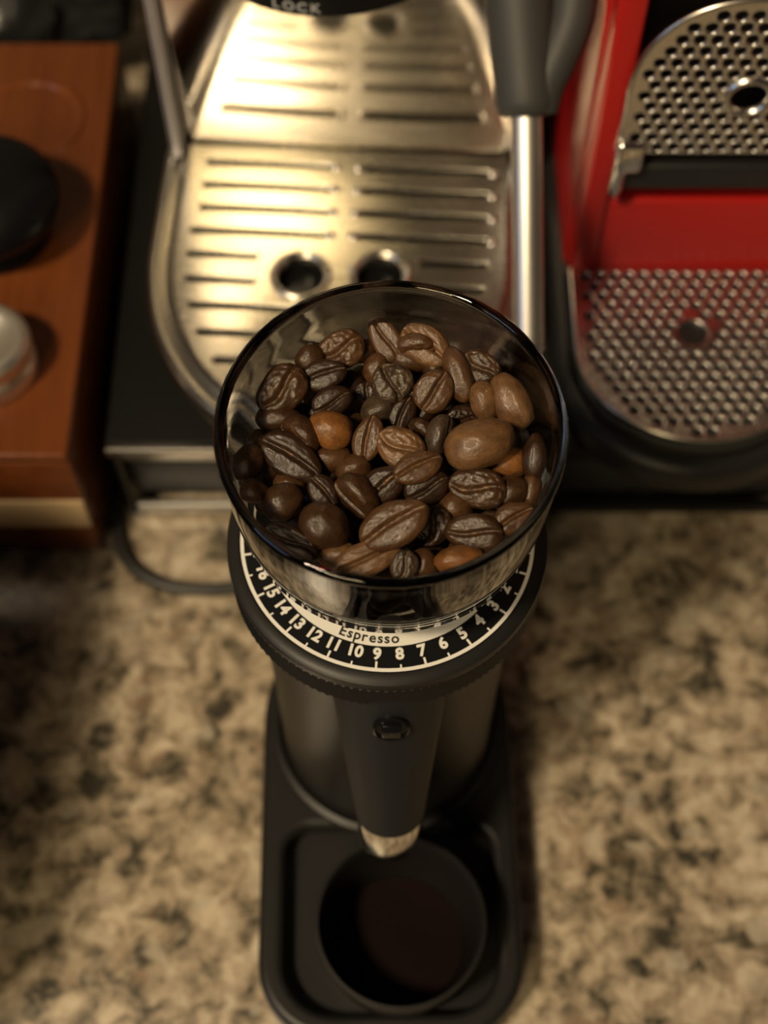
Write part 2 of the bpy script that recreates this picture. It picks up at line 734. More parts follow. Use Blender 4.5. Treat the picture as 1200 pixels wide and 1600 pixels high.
# hopper bowl: smoked clear plastic, open at the top
bm = bmesh.new()
outer = [(20.8, 149.2), (21.9, 149.4), (22.5, 150.2), (25.0, 153.0), (30.2, 158.5), (33.7, 166.0), (35.6, 176.0), (36.5, 188.0), (36.9, 193.6), (37.0, 194.6)]
rim = [(36.6, 195.4), (35.7, 195.6), (35.0, 195.0)]
inner = [(34.7, 193.5), (34.1, 186.0), (33.2, 176.0), (31.7, 166.5), (28.4, 160.4), (24.6, 156.4), (20.4, 154.6), (10, 154.2), (0.05, 154.2)]
bot = [(0.05, 149.2)]


def taller(prof_):
    return [(r_ * (1 - 0.004 * (z_ - 149.2) / 46.4), 149.2 + (z_ - 149.2) * 1.082) for r_, z_ in prof_]


outer, rim, inner = taller(outer), taller(rim), taller(inner)
add_lathe(bm, bot + outer + rim + inner, 128, caps=True, center=(0.6, 0))
hop = from_bm('hopper', bm, 'smoked_plastic', g, 60)
LEAN = R(1.6)                                   # the hopper sits a touch tilted in its seat
hop.rotation_euler = (LEAN, 0, 0)
hop.location = (0, 150 * MM * math.sin(LEAN), 150 * MM * (1 - math.cos(LEAN)) + 0.0006)

# spout and latch
bm = bmesh.new()
sp_pts = [(0, -22.0, 139.5), (0, -23.6, 132.5), (0, -25.5, 128), (0, -35.0, 106), (0, -43.0, 88), (0, -46.6, 79.5)]
rads = [(15.6, 15.2), (15.6, 15.0), (14.9, 13.8), (12.3, 11.8), (10.0, 9.9), (9.0, 8.9)]
add_tube(bm, [Vector(p) for p in sp_pts[1:]], [r_[0] for r_ in rads[1:]], 44, up=Vector((0, 1, 0)))
spout = from_bm('spout', bm, 'spout_plastic', g, 50)
bm = bmesh.new()
ax = Vector((0, -3.9, -8.6)).normalized()
tp0 = Vector((0, -46.6, 79.8))
add_tube(bm, [tp0 - ax * 1.5, tp0 + ax * 9.6, tp0 + ax * 10.4, tp0 + ax * 10.4, tp0 + ax * 2.0], [8.8, 8.6, 8.2, 7.2, 7.0], 48, up=Vector((0, 1, 0)))
tip = from_bm('spout_tip', bm, 'chrome', spout)
tip['label'] = 'polished chrome ring'
bm = bmesh.new()
add_lathe(bm, [(4.5, -1.4), (4.5, 0.4), (3.9, 0.7), (3.6, 0.1), (0.01, 0.1)], 32)
bmesh.ops.rotate(bm, cent=(0, 0, 0), matrix=Matrix.Rotation(R(73), 3, 'X'), verts=bm.verts)
bmesh.ops.translate(bm, vec=(0.2, -41.3, 127.6), verts=bm.verts)
lt = from_bm('latch', bm, 'gloss_black', spout)
bm = bmesh.new()
add_box(bm, -2.4, 2.4, -2.6, 2.2, -0.6, 1.2, 0.5)
bmesh.ops.rotate(bm, cent=(0, 0, 0), matrix=Matrix.Rotation(R(73), 3, 'X'), verts=bm.verts)
bmesh.ops.translate(bm, vec=(0.2, -41.3, 127.6), verts=bm.verts)
from_bm('latch_button', bm, 'gloss_black', spout)

# ------------------------------------------------------------------ dosing cup on the grinder base
cup = thing('dosing_cup', 'round black dosing cup standing under the grinder spout', 'cup', (4.6, 92.5, 11.05))
bm = bmesh.new()
add_lathe(bm, [(19.5, 0), (21.0, 0.8), (23.0, 8), (24.0, 22), (24.6, 27.2), (24.4, 27.9), (23.4, 28.0), (22.9, 27.4), (22.3, 22), (21.2, 8), (19.0, 1.2), (0.05, 1.2)], 80)
from_bm('cup_wall', bm, 'cup_black', cup, 40)
bm = bmesh.new()
add_lathe(bm, [(0.05, 1.25), (18.8, 1.25), (19.0, 1.9), (0.05, 2.3)], 48, caps=False)
from_bm('cup_floor', bm, 'cup_inside', cup, 40)

# ================================================================== coffee beans
def bean_mesh(seed, groove=1.0, swirl=0.06, ragged=0.0):
    bm = bmesh.new()
    bmesh.ops.create_icosphere(bm, subdivisions=5, radius=1.0)
    rnd = random.Random(seed)
    off = Vector((rnd.uniform(-9, 9), rnd.uniform(-9, 9), rnd.uniform(-9, 9)))
    ph = rnd.uniform(-0.5, 0.5)
    lay = bm.verts.layers.float.new('chaff')
    for v in bm.verts:
        x, y, z = v.co
        n1 = noise.noise(v.co * 1.3 + off)
        n2 = noise.noise(v.co * 4.0 + off)
        n3 = noise.noise(v.co * 9.0 + off)
        ex = 0.5 * math.copysign(abs(x) ** 0.94, x)
        ey = 0.5 * y * (1 - 0.10 * x * rnd_sign(seed))
        if z > 0:
            zz = 0.25 * (1 - (1 - z) ** 2.2)
            yc = swirl * math.sin(2.6 * x + ph) * 2.0 + 0.10 * n1
            d = (y - yc)
            m_ = max(0.0, 1 - (abs(x) / 0.97) ** 6)
            wdt = 0.085 + 0.05 * max(0, n2) * ragged + 0.03 * ragged
            gr = math.exp(-(d / wdt) ** 2) * m_
            lip = math.exp(-((abs(d) - 0.26) / 0.16) ** 2) * m_
            zz += 0.010 * lip - 0.15 * groove * gr
            zz += (0.030 * n2 + 0.012 * n3) * (0.10 + ragged)
            v[lay] = min(1.0, gr * 1.1) ** 1.5
        else:
            zz = 0.50 * z
            v[lay] = 0.0
            zz *= 1 + 0.10 * n1
        s = 1 + 0.07 * n1 + 0.018 * n2
        v.co = (ex * s, ey * s, zz)
    me = bpy.data.meshes.new('coffee_bean')
    bm.to_mesh(me)
    bm.free()
    me.polygons.foreach_set('use_smooth', [True] * len(me.polygons))
    me.materials.append(MATS['roasted_bean'])
    return me


def rnd_sign(seed):
    return 1 if seed % 2 else -1


BM = [bean_mesh(1), bean_mesh(2, 0.9, 0.10), bean_mesh(3, 1.2, 0.03, 0.4), bean_mesh(4, 0.8, 0.14, 0.9), bean_mesh(5, 1.1, 0.05, 0.2)]
SWIRL = bean_mesh(8, 1.1, 0.30, 1.2)

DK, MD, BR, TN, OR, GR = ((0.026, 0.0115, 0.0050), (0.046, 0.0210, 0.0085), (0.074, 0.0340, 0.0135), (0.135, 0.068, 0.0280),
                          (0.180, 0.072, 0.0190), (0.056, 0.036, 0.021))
# px, py, long, short (photograph pixels), tilt of the long axis, side seen, colour, layer, label
BEANS = [
    (526, 532, 66, 54, 15, 'w', BR, 0, 'wrinkled brown coffee bean at the back left of the hopper'),
    (475, 551, 46, 38, 55, 'b', MD, 0, 'small smooth coffee bean by the back left hopper wall'),
    (568, 548, 40, 34, 10, 'b', MD, 1, 'small smooth bean tucked right of the wrinkled back left bean'),
    (438, 608, 80, 62, 38, 'c', MD, 0, 'large creased bean leaning on the left hopper wall'),
    (505, 586, 66, 44, 14, 'c', DK, 0, 'glossy dark creased bean below the wrinkled back left bean'),
    (519, 628, 60, 42, 28, 'c', DK, 0, 'dark creased bean lying on the orange bean'),
    (516, 672, 66, 54, -22, 'b', OR, 0, 'bright orange-brown smooth bean, palest on the left'),
    (436, 655, 68, 40, -4, 'b', MD, 1, 'smooth bean under the large creased bean on the left'),
    (468, 681, 64, 48, -52, 's', MD, 0, 'rounded bean between the orange bean and the left wall'),
    (455, 714, 98, 58, -36, 'c', DK, 0, 'long dark bean with wide crease slanting down on the left'),
    (384, 724, 56, 44, 62, 'b', MD, 0, 'shiny round-backed bean pressed against the far left wall'),
    (402, 690, 40, 30, 50, 'b', BR, 2, 'sliver of a bean above the far left wall bean'),
    (419, 718, 72, 34, -68, 'b', MD, 1, 'narrow bean edge under the long dark slanting bean'),
    (516, 717, 62, 38, 4, 'b', BR, 1, 'smooth brown bean below the orange bean'),
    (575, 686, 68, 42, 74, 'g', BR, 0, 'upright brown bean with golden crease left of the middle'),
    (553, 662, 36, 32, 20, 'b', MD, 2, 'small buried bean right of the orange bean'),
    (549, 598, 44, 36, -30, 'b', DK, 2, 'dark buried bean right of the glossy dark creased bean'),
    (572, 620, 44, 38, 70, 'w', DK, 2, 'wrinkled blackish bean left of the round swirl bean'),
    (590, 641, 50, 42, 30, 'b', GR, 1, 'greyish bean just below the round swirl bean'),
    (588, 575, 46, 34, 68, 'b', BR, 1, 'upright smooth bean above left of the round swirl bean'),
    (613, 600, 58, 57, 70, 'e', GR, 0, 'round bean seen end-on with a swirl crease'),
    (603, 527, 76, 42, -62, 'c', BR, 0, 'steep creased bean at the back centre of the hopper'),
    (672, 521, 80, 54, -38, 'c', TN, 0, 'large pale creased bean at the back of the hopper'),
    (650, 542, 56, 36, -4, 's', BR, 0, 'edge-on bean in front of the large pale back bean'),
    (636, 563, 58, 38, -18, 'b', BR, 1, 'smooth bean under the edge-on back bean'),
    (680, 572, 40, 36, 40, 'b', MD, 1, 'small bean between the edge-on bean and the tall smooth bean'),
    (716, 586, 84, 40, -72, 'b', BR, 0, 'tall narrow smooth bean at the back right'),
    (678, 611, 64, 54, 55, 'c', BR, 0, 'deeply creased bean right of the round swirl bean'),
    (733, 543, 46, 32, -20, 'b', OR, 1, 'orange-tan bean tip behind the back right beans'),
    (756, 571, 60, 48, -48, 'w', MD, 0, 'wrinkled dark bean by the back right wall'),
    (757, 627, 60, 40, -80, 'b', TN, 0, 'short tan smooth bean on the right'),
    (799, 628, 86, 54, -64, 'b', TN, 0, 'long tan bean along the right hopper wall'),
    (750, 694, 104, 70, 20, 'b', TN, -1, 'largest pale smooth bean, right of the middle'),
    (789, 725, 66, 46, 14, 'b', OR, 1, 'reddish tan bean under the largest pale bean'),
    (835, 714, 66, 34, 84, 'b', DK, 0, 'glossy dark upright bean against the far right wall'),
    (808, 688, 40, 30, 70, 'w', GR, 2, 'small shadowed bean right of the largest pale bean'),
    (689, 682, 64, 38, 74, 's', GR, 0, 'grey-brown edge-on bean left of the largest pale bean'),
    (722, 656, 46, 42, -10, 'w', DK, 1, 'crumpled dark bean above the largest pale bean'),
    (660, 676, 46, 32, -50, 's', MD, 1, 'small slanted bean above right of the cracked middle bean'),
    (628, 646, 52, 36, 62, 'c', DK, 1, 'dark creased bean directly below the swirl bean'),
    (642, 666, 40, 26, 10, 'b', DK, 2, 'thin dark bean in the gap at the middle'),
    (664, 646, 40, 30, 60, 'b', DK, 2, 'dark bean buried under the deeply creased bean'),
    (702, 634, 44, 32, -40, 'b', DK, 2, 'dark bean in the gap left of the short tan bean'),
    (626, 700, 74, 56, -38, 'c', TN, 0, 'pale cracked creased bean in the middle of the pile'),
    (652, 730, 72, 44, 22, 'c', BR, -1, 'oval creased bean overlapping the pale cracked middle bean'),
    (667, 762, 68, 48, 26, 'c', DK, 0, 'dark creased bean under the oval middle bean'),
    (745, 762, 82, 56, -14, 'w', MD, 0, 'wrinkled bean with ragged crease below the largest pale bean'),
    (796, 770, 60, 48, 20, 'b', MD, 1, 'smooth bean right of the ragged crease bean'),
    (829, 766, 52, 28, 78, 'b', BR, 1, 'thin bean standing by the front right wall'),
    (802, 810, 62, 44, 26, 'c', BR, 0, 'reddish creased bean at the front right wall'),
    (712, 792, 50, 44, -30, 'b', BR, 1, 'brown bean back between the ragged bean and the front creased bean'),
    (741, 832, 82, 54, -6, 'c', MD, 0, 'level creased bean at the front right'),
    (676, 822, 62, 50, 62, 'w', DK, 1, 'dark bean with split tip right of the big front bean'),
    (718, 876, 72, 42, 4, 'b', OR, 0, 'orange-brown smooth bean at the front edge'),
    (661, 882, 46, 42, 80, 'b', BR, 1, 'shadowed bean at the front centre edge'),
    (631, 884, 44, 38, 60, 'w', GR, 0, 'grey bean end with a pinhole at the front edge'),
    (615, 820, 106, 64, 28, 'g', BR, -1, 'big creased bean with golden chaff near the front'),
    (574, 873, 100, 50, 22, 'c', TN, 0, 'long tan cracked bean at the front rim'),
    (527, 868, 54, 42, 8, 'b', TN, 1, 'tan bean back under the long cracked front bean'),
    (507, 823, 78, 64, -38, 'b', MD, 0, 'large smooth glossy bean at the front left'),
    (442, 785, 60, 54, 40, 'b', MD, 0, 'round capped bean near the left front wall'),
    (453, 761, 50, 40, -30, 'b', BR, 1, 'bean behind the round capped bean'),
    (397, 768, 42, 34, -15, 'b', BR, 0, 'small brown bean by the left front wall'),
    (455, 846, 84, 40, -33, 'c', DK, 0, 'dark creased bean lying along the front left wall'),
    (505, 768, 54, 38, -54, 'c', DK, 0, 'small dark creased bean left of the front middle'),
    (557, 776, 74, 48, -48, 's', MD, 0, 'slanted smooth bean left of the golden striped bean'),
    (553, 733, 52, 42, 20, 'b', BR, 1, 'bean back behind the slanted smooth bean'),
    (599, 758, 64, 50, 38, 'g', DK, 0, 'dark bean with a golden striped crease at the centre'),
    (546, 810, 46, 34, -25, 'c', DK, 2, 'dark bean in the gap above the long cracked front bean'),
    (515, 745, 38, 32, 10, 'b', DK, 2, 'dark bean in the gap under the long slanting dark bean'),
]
U_R = Vector((1, 0, 0))
U_U = Vector((0, SP, CP))
U_N = Vector((0, -CP, SP))
brnd = random.Random(11)
TOPZ = 185.2


def bowl_inner(z):
    pr = list(reversed(inner))
    for (r0, z0), (r1, z1) in zip(pr, pr[1:]):
        if z0 <= z <= z1 and z1 > z0:
            return r0 + (r1 - r0) * (z - z0) / (z1 - z0)
    return 34.7


def place_bean(c, A, Zdir, dims, me, color, label, group, chaff=0.35):
    X = A.normalized()
    Z = (Zdir - X * Zdir.dot(X)).normalized()
    Y = Z.cross(X)
    o = bpy.data.objects.new('coffee_bean', me)
    COL.objects.link(o)
    M = Matrix((X, Y, Z)).transposed().to_4x4()
    S = Matrix.Diagonal((dims[0] * MM, dims[1] * MM, dims[2] * MM, 1))
    o.matrix_world = Matrix.Translation(c * MM) @ M @ S
    o.color = (*color, chaff)
    tag(o, label, 'coffee bean', group)
    return o


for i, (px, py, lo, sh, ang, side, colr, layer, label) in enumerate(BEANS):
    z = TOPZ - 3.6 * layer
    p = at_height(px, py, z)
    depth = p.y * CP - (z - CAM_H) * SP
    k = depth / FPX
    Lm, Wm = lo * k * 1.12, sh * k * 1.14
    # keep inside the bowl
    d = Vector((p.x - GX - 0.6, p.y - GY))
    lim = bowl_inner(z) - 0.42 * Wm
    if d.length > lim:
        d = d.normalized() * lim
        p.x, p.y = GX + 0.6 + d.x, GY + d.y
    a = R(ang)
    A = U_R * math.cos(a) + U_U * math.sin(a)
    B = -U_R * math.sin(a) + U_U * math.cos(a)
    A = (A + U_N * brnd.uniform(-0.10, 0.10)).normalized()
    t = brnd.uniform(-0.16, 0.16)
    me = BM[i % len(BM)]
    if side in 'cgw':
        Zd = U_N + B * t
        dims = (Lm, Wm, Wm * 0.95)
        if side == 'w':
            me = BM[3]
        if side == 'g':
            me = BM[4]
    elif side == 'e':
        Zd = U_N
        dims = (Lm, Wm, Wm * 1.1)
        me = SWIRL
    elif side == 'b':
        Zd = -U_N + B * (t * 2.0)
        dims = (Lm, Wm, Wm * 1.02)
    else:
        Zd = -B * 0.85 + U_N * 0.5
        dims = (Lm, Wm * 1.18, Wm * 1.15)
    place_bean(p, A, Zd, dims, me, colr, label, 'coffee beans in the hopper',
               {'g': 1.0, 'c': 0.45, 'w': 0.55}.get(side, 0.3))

# beans of the lower layers, seen only in the gaps
def filler(z, rmax, count, seed):
    rr = random.Random(seed)
    pts = []
    tries = 0
    while len(pts) < count and tries < 4000:
        tries += 1
        a, q = rr.uniform(0, 2 * math.pi), rmax * math.sqrt(rr.random())
        c = Vector((GX + 0.6 + q * math.cos(a), GY + q * math.sin(a), z + rr.uniform(-0.8, 0.8)))
        if all((c - e).length > 6.2 for e in pts):
            pts.append(c)
    for c in pts:
        a = rr.uniform(0, math.pi)
        A = Vector((math.cos(a), math.sin(a), rr.uniform(-0.25, 0.25)))
        Zd = Vector((rr.uniform(-0.4, 0.4), rr.uniform(-0.4, 0.4), rr.choice((-1, 1))))
        s = rr.uniform(0.9, 1.08)
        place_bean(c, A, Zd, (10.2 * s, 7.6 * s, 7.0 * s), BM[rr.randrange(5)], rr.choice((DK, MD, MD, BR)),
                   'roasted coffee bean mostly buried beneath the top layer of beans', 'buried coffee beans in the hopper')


filler(175.0, 28.3, 46, 5)
filler(168.0, 24.5, 34, 6)

# ================================================================== steel espresso machine
MX, MY = -12.5, 356.0
em = thing('espresso_machine', 'brushed stainless steel espresso machine with rounded slotted drip tray', 'espresso machine',
           (MX, MY, 47.05), R(-3.0))
Z0 = 47.05          # drawer top; local heights below are measured from it


def tray_outline(a_, b_, ymid, n=40, back=0.0):
    pts = [(a_, back)]
    pts = []
    for k in range(n + 1):                      # counter-clockwise: left side down, front, right side up
        t = math.pi + math.pi * k / n
        pts.append((a_ * math.cos(t), ymid + b_ * math.sin(t)))
    pts.append((a_, back))
    pts.append((-a_, back))
    return pts


# black foot of the tray
bm = bmesh.new()
add_prism(bm, tray_outline(58, 70, -49, back=20), [(1.5, 0), (0, 1.5), (0, 14.0), (2, 16)])
from_bm('tray_base', bm, 'machine_black', em)
# chrome rim: a swept rounded band
def rim_section():
    # (inset, z) around the section; inset grows inwards
    return [(3.2, 13.0), (0.8, 14.6), (0.0, 17.0), (0.5, 19.4), (1.8, 21.2), (3.4, 21.8), (4.6, 21.2), (5.2, 20.0), (6.0, 19.4), (7.0, 20.4), (8.0, 21.6), (9.0, 21.7), (9.7, 20.8), (9.8, 18.0)]


ol = tray_outline(66.3, 78, -49, 56, back=0.0)[:57]
ol = [(-66.3, -2.0), (-66.3, -26)] + ol + [(66.3, -26), (66.3, -2.0)]
ol2 = [Vector(p) for p in ol]
bm = bmesh.new()
rings = []
for i, p in enumerate(ol2):
    t = ol2[min(i + 1, len(ol2) - 1)] - ol2[max(i - 1, 0)]
    nrm = Vector((-t.y, t.x)).normalized()
    rings.append([bm.verts.new((p.x + nrm.x * q, p.y + nrm.y * q, z)) for q, z in rim_section()])
for a_, b_ in zip(rings, rings[1:]):
    for k in range(len(a_)):
        bm.faces.new((a_[k], a_[(k + 1) % len(a_)], b_[(k + 1) % len(a_)], b_[k]))
bm.faces.new(rings[0])
bm.faces.new(rings[-1])
from_bm('tray_rim', bm, 'satin_steel', em, 50)
# slotted plate
plate = tray_outline(56.6, 68.3, -49, 56, back=-0.6)
loops = [plate]
SL = 2.5
rows = [-9.0, -19.3, -29.6, -39.9, -50.2, -60.8, -71.6, -82.5, -93.4, -104]
for i, y in enumerate(rows):
    half = 52.0 if y > -49 else 52.0 * math.sqrt(max(0.05, 1 - ((y + 49) / 66.0) ** 2))
    lx0 = -half + (2.0 if i < 3 else 0)
    if i in (4, 5):
        loops.append(slot(lx0, -27.5, y, SL))
        loops.append(slot(27.5, half - 1.5, y, SL))
    elif i in (6,):
        loops.append(slot(lx0, -12.0, y, SL))
        loops.append(slot(16.0, half - 1.5, y, SL))
    else:
        loops.append(slot(lx0, -4.8, y, SL))
        loops.append(slot(5.2, half - 1.5, y, SL))
H1, H2 = (-11.5, -57.0), (14.5, -54.5)
H1, H2 = (-12.5, -57.5), (14.0, -56.0)
for hx, hy in (H1, H2):
    loops.append(circle(hx, hy, 8.0, 28))
me = plate_mesh('slotted_plate', loops, 1.6, 0.5, 2)
o = link_mesh('slotted_plate', me, 'tray_steel', em, smooth=False)
o.location.z = 22.2 * MM
for hx, hy in (H1, H2):
    bm = bmesh.new()
    add_lathe(bm, [(7.9, 20.0), (8.2, 22.6), (8.7, 24.0), (9.5, 24.3), (10.3, 23.7), (10.9, 22.6)], 40, center=(hx, hy), caps=False)
    from_bm('hole_collar', bm, 'satin_steel', em, 60)
# small pressed dimples at the slot ends
dim = None
for i, y in enumerate(rows[:4]):
    for x in (-3.6, 4.0, 51.5):
        if dim is None:
            bm = bmesh.new()
            add_lathe(bm, [(1.9, 22.95), (1.6, 23.4), (0.9, 23.8), (0.02, 23.9)], 12, caps=False)
            dim = from_bm('pressed_dimple', bm, 'satin_steel', em, 60)
            d_ = dim
        else:
            d_ = dim.copy()
            COL.objects.link(d_)
            d_.parent = em
        d_.location = (x * MM, y * MM, 0)
# splash panel and side edges
bm = bmesh.new()
add_box(bm, -57.5, 57.5, 0, 3, 0, 130, 0.5)
sp_ = from_bm('splash_panel', bm, 'panel_steel', em)
sp_.location.z = 20 * MM
sp_.rotation_euler = (R(3.2), 0, 0)          # leans a little towards the tray
for sx in (-1, 1):
    bm = bmesh.new()
    add_tube(bm, [Vector((sx * 61.0, -2.0, 22)), Vector((sx * 61.0, -2.0, 165))], 1.0, 24, flat=(2.4, 4.2), up=Vector((0, 1, 0)))
    from_bm('side_edge', bm, 'edge_steel', em, 50)
bm = bmesh.new()
add_box(bm, -62, 62, 3.2, 60, 0, 165, 4)
from_bm('housing', bm, 'machine_black', em)
bm = bmesh.new()
add_box(bm, -63, 63, -42, 60, 152, 235, 8, 3)
from_bm('brew_head', bm, 'satin_steel', em)
bm = bmesh.new()
add_lathe(bm, [(38, 116.0), (43.0, 115.7), (44.0, 116.7), (44.0, 140), (42, 152.5)], 80, center=(-4.5, 5.0))
grp = from_bm('group_collar', bm, 'machine_black', em)
for k, c in enumerate('LOCK'):
    a = R(-15.5 + 5.0 * k)
    me_ = text_mesh('letter', c, 4.4, 0.06)
    o = link_mesh('letter', me_, 'print_grey', grp, smooth=False)
    o.location = ((-4.5 + 44.05 * math.sin(a)) * MM, (5.0 - 44.05 * math.cos(a)) * MM, 119.4 * MM)
    o.rotation_euler = (R(90), 0, a)
# steam wand
wand = []
top, botm = Vector((40.6, 296.0, 150.6)), Vector((43.0, 246.0, 103.7))


def em_local(p):
    v = Vector((p[0] - MX, p[1] - MY, p[2] - Z0))
    v.rotate(Matrix.Rotation(R(3.0), 3, 'Z'))
    return v


bm = bmesh.new()
T_, B_ = em_local(top), em_local(botm)
wp = [T_ + (B_ - T_) * (k / 12) for k in range(13)]
add_tube(bm, wp, 4.5, 32, up=Vector((0, 1, 0)))
wn = from_bm('steam_wand', bm, 'wand_steel', em, 50)
bm = bmesh.new()
dirw = (B_ - T_).normalized()
add_tube(bm, [B_ - dirw * 0.5, B_ + dirw * 1.5, B_ + dirw * 4.0, B_ + dirw * 5.2], [4.7, 4.6, 3.6, 1.8], 24, up=Vector((0, 1, 0)))
from_bm('wand_tip', bm, 'chrome', wn, 50)
bm = bmesh.new()
up_ = -dirw
add_tube(bm, [T_ - up_ * 3.0, T_ - up_ * 1.8, T_ + up_ * 1, T_ + up_ * 6, T_ + up_ * 18 + Vector((-1, 0, 0)), T_ + up_ * 44 + Vector((-2.5, 0, 0))],
         [6.4, 8.2, 9.0, 9.1, 9.6, 10.6], 28, up=Vector((0, 1, 0)))
gp = from_bm('wand_grip', bm, 'silicone_grey', wn, 60)
bm = bmesh.new()
tp = catmull([T_ + Vector((3.5, -1.5, 0)), T_ + Vector((5.5, -2.5, 0)) + up_ * 8, T_ + Vector((10.0, -3.0, 0)) + up_ * 18,
              T_ + Vector((13.5, -3.5, 0)) + up_ * 29, T_ + Vector((14.0, -4.0, 0)) + up_ * 48], 6)
add_tube(bm, tp, [4.8 + 1.0 * k / (len(tp) - 1) for k in range(len(tp))], 20, flat=(1.15, 1.1), up=Vector((0, 1, 0)))
from_bm('grip_tab', bm, 'silicone_grey', gp, 60)
bm = bmesh.new()
add_tube(bm, catmull([T_ + up_ * 38, T_ + up_ * 52, T_ + up_ * 66], 6), 4.3, 16, up=Vector((0, 1, 0)))
from_bm('wand_pipe', bm, 'chrome', wn, 60)

# ================================================================== red capsule machine
NX, NY = 101.5, 303.0
nm = thing('capsule_machine', 'red capsule coffee machine with perforated steel cup trays', 'coffee machine', (NX, NY, 47.05))


def d_outline(hw, ymid, rr, back=0.0, n=40, p=2.0):
    pts = []
    for k in range(n + 1):
        t = math.pi + math.pi * k / n
        c_, s_ = math.cos(t), math.sin(t)
        pts.append((hw * math.copysign(abs(c_) ** (2 / p), c_), ymid - rr * abs(s_) ** (2 / p)))
    pts += [(hw, back), (-hw, back)]
    return pts


bm = bmesh.new()
add_prism(bm, d_outline(45.0, -33, 43.5, back=150), [(3, 0), (0.6, 2), (0, 5), (0, 10.5), (1.2, 13.2), (3.5, 14.6)])
from_bm('base', bm, 'black_plastic', nm, 50)
bm = bmesh.new()
add_prism(bm, d_outline(40.4, -33, 37.8, back=-0.3), [(0.6, 14.4), (0, 15), (0, 20.2), (0.6, 20.8)])
from_bm('drip_tray', bm, 'tray_under', nm, 50)


def perforated(name, outline, holes_in, pitch, hr, big, thick, x0, x1, y0, y1, phase=0.0):
    loops_ = [outline]
    rowh = pitch * math.sqrt(3) / 2
    r_ = 0
    y = y0
    while y <= y1:
        x = x0 + (pitch / 2 if r_ % 2 else 0) + phase
        while x <= x1:
            if holes_in(x, y) and (x - big[0]) ** 2 + (y - big[1]) ** 2 > (big[2] + hr + 0.8) ** 2:
                loops_.append(circle(x, y, hr, 10))
            x += pitch
        y += rowh
        r_ += 1
    loops_.append(circle(big[0], big[1], big[2], 28))
    return plate_mesh(name, loops_, thick, 0.45, 2)


gro = d_outline(38.3, -33, 35.6, back=-0.4)


def in_lower(x, y):
    if abs(x) > 35.6 or y > -2.6:
        return False
    if y < -33:
        return (x / 35.8) ** 2 + ((y + 33) / 33.2) ** 2 < 1
    return True


me = perforated('drip_grid', gro, in_lower, 4.75, 1.8, (-0.2, -27.5, 5.0), 1.5, -36.0, 37, -66, -2)
o = link_mesh('drip_grid', me, 'perforated_steel', nm, smooth=False)
o.location.z = 22.2 * MM
bm = bmesh.new()
rr_ = d_outline(38.6, -33, 35.9, back=-0.3)
add_prism(bm, rr_, [(0.3, 20.6), (-0.3, 21.2), (-0.3, 21.5), (0.6, 21.6)])
from_bm('grid_edge', bm, 'tray_under', nm, 50)
bm = bmesh.new()
rg = [Vector((p[0], p[1], 22.6)) for p in d_outline(38.5, -33, 35.8, back=-0.5)[:41]]
rg = [Vector((-38.5, -1.2, 22.6)), Vector((-38.5, -16, 22.6))] + rg + [Vector((38.5, -16, 22.6)), Vector((38.5, -1.2, 22.6))]
add_tube(bm, rg, 0.8, 10)
from_bm('grid_rim', bm, 'satin_steel', nm, 60)
# red housing: lower panel, columns, side walls, back of the recess and the head
bm = bmesh.new()
add_box(bm, -38.4, 38.4, 0, 6, 14.5, 55.5, 1.0, 3)
from_bm('front_panel', bm, 'red_plastic', nm)
for sx, nm_ in ((-1, 'side_column'), (1, 'side_column')):
    bm = bmesh.new()
    add_box(bm, min(sx * 30.2, sx * 38.6), max(sx * 30.2, sx * 38.6), -1.5, 10, 22.8, 205, 1.6, 3)
    from_bm(nm_, bm, 'red_plastic', nm)
    bm = bmesh.new()
    add_box(bm, min(sx * 33, sx * 40.0), max(sx * 33, sx * 40.0), 7, 150, 14.6, 205, 2.0, 3)
    from_bm('side_wall', bm, 'red_plastic', nm)
bm = bmesh.new()
add_box(bm, -33, 33, 34, 148, 14.6, 205, 1.0)
from_bm('recess_back', bm, 'machine_black', nm)
bm = bmesh.new()
add_box(bm, -33, 33, 6, 34, 49, 55, 0.8)
from_bm('recess_floor', bm, 'machine_black', nm)
bm = bmesh.new()
add_box(bm, -40, 40, -40, 150, 205, 262, 6, 3)
from_bm('machine_head', bm, 'red_plastic', nm)
# fold-up cup shelf: perforated D plate standing upright, its bar and hinges
sh = bpy.data.objects.new('cup_shelf', None)
shelf_out = []
HW = 32.8
for k in range(41):
    t = math.pi * k / 40
    c_, s_ = math.cos(t), math.sin(t)
    shelf_out.append((HW * math.copysign(abs(c_) ** (2 / 2.35), c_), 26 + 35.5 * abs(s_) ** (2 / 2.35)))
shelf_out += [(-HW, 4.5), (HW, 4.5)]


def in_upper(x, y):
    if abs(x) > HW - 2.8 or y < 7.0:
        return False
    if y > 26:
        return (abs(x) / (HW - 2.4)) ** 2.35 + ((y - 26) / 33.0) ** 2.35 < 1
    return True


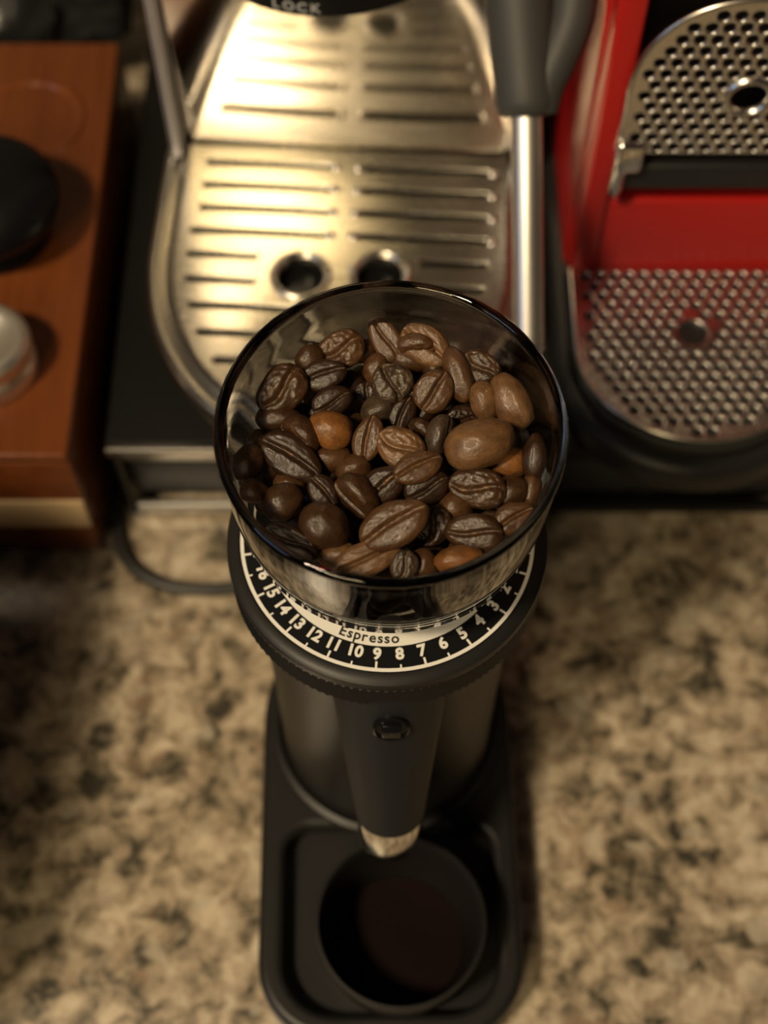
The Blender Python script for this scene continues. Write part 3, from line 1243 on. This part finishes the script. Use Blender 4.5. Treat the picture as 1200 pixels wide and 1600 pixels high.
me = perforated('shelf_grid', shelf_out, in_upper, 4.75, 1.8, (1.5, 27.5, 5.2), 1.5, -HW + 2.2, HW, 7.2, 62)
sg = link_mesh('shelf_grid', me, 'perforated_steel', nm, smooth=False)
sg.rotation_euler = (R(90), 0, 0)
sg.location = (1.2 * MM, -3.4 * MM, 76.5 * MM)
bm = bmesh.new()
rg = [Vector((p[0] + 1.2, -3.4, p[1] + 76.5)) for p in shelf_out[:41]]
rg = [Vector((HW + 1.2, -3.4, 83)), ] + rg + [Vector((-HW + 1.2, -3.4, 83))]
add_tube(bm, rg, 0.9, 10)
from_bm('shelf_rim', bm, 'satin_steel', sg, 60).matrix_parent_inverse = Matrix.Identity(4)
rim_o = bpy.data.objects['shelf_rim']
rim_o.parent = nm
bm = bmesh.new()
add_lathe(bm, [(5.0, 0), (5.4, 1.2), (6.2, 1.7), (7.2, 1.2), (7.6, 0)], 32, caps=False)
hc = from_bm('shelf_ring', bm, 'satin_steel', sg, 60)
hc.location = (1.5 * MM, 27.5 * MM, 0.4 * MM)
bm = bmesh.new()
add_box(bm, -31.2, 31.2, -3.0, 3.4, 64.0, 74.5, 1.2, 3)
from_bm('shelf_bar', bm, 'black_plastic', nm)
for sx in (-1, 1):
    bm = bmesh.new()
    add_box(bm, sx * 29 - 4.4 + 1.2, sx * 29 + 4.4 + 1.2, -6.2, -1.2, 74.0, 86.5, 1.6, 3)
    hb = from_bm('hinge', bm, 'chrome', nm)
    bm = bmesh.new()
    add_tube(bm, [Vector((sx * 30.0, -4.2, 75.5)), Vector((sx * 30.3, -4.2, 66.0)), Vector((sx * 30.3, -4.0, 63.5))], [2.3, 2.4, 1.6], 16, up=Vector((0, 1, 0)))
    from_bm('hinge_pin', bm, 'chrome', hb)
bpy.data.objects.remove(sh)

# ================================================================== wooden box with tampers
wb = thing('wooden_box', 'reddish brown wooden box with a pale front band, left of the machines', 'box', (-180, 322.5, 0))
bm = bmesh.new()
add_box(bm, -80, 80, -91.5, 91.5, 0.0, 61.0, 1.4, 3)
from_bm('case', bm, 'wood', wb)
bm = bmesh.new()
add_box(bm, -80, 80, -91.8, 92, 61.05, 65.5, 1.6, 3)
from_bm('lid', bm, 'wood', wb)
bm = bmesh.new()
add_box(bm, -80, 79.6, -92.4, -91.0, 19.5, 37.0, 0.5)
bw = from_bm('front_band', bm, 'band_pale', wb)  # strip in a paler colour than the case
bw['label'] = 'pale band'
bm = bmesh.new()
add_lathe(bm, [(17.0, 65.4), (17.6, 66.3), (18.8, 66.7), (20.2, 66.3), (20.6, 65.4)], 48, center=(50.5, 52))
from_bm('light_arc_ring', bm, 'wood', wb)  # raised ring added to stand in for an arc of light on the lid

tm = thing('tamper', 'polished steel tamper with dished top on the front of the wooden box', 'tamper', (-128, 264.0, 65.55))
bm = bmesh.new()
add_lathe(bm, [(14.2, 0), (15.0, 0.8), (15.0, 6.0), (14.4, 7.0)], 64)
from_bm('tamper_base', bm, 'wand_steel', tm)
bm = bmesh.new()
add_lathe(bm, [(13.0, 7.0), (14.4, 8.6), (15.4, 12.0), (15.2, 15.5), (13.6, 17.4), (11.6, 17.8), (9.4, 17.0), (6.0, 15.2), (0.05, 14.0)], 64)
from_bm('tamper_top', bm, 'wand_steel', tm)

kb = thing('tamper', 'black round-knobbed tamper standing towards the back of the wooden box', 'tamper', (-133.5, 320, 65.55))
bm = bmesh.new()
add_lathe(bm, [(17.0, 0), (18.0, 1.0), (18.0, 4.0), (14, 6), (13, 8), (15, 10)], 56)
from_bm('tamper_base', bm, 'machine_black', kb)
bm = bmesh.new()
add_lathe(bm, [(15.0, 10.0), (20.5, 11.5), (24.0, 15.0), (25.2, 19.5), (24.0, 24.0), (20.0, 28.0), (12.0, 31.0), (0.05, 32.0)], 56)
from_bm('tamper_knob', bm, 'machine_black', kb)

# crumpled dark lump filling the area behind the box
bm = bmesh.new()
bmesh.ops.create_icosphere(bm, subdivisions=5, radius=1)
for v in bm.verts:
    c = v.co.copy()
    d = 1 + 0.16 * noise.noise(c * 2.2) + 0.10 * abs(noise.noise(c * 5)) + 0.03 * noise.noise(c * 12)
    v.co = Vector((c.x * 92 * d, c.y * 42 * d, max(-0.88, c.z) * 36 * d + 30))
zmin = min(v.co.z for v in bm.verts)
for v in bm.verts:
    v.co += Vector((-200, 475, -zmin))
pk = from_bm('dark_lump', bm, 'dark_satin', None, 60)
tag(pk, 'crumpled dark lump behind the wooden box', 'packet')

# ================================================================== power cord of the grinder
bm = bmesh.new()
cp = catmull([(-96.6, 420, 2.6), (-96.7, 330, 2.6), (-96.6, 270, 2.6), (-96.5, 250, 2.6), (-94.5, 235, 2.6), (-88.5, 223.5, 2.6), (-77, 216.5, 2.6), (-62, 214.5, 2.6), (-44, 215.5, 2.6),
              (-20, 212, 2.8), (-4, 206, 4.5), (-1.5, 198.6, 7.0)], 10)
add_tube(bm, cp, 2.4, 14)
tag(from_bm('power_cord', bm, 'cord_black', None, 60), 'black power cord curving over the granite beside the drawer', 'cord')

# ================================================================== unseen blocker added past the left edge to cast a shadow into view
bb = thing('shadow_blocker', 'unseen dark lidded blocker added to cast a shadow from the left', 'shadow blocker', (-234, 112, 0))
bm = bmesh.new()
add_box(bm, -88, 88, -75, 70, 0, 128, 10, 4)
from_bm('blocker_body', bm, 'dark_satin', bb)
bm = bmesh.new()
add_box(bm, -88, 88, -75, 70, 129, 150, 8, 4)
from_bm('blocker_lid', bm, 'dark_satin', bb)
bm = bmesh.new()
add_lathe(bm, [(8, 150), (9, 152), (12, 160), (11, 166), (0.05, 168)], 32)
from_bm('blocker_knob', bm, 'chrome', bb)
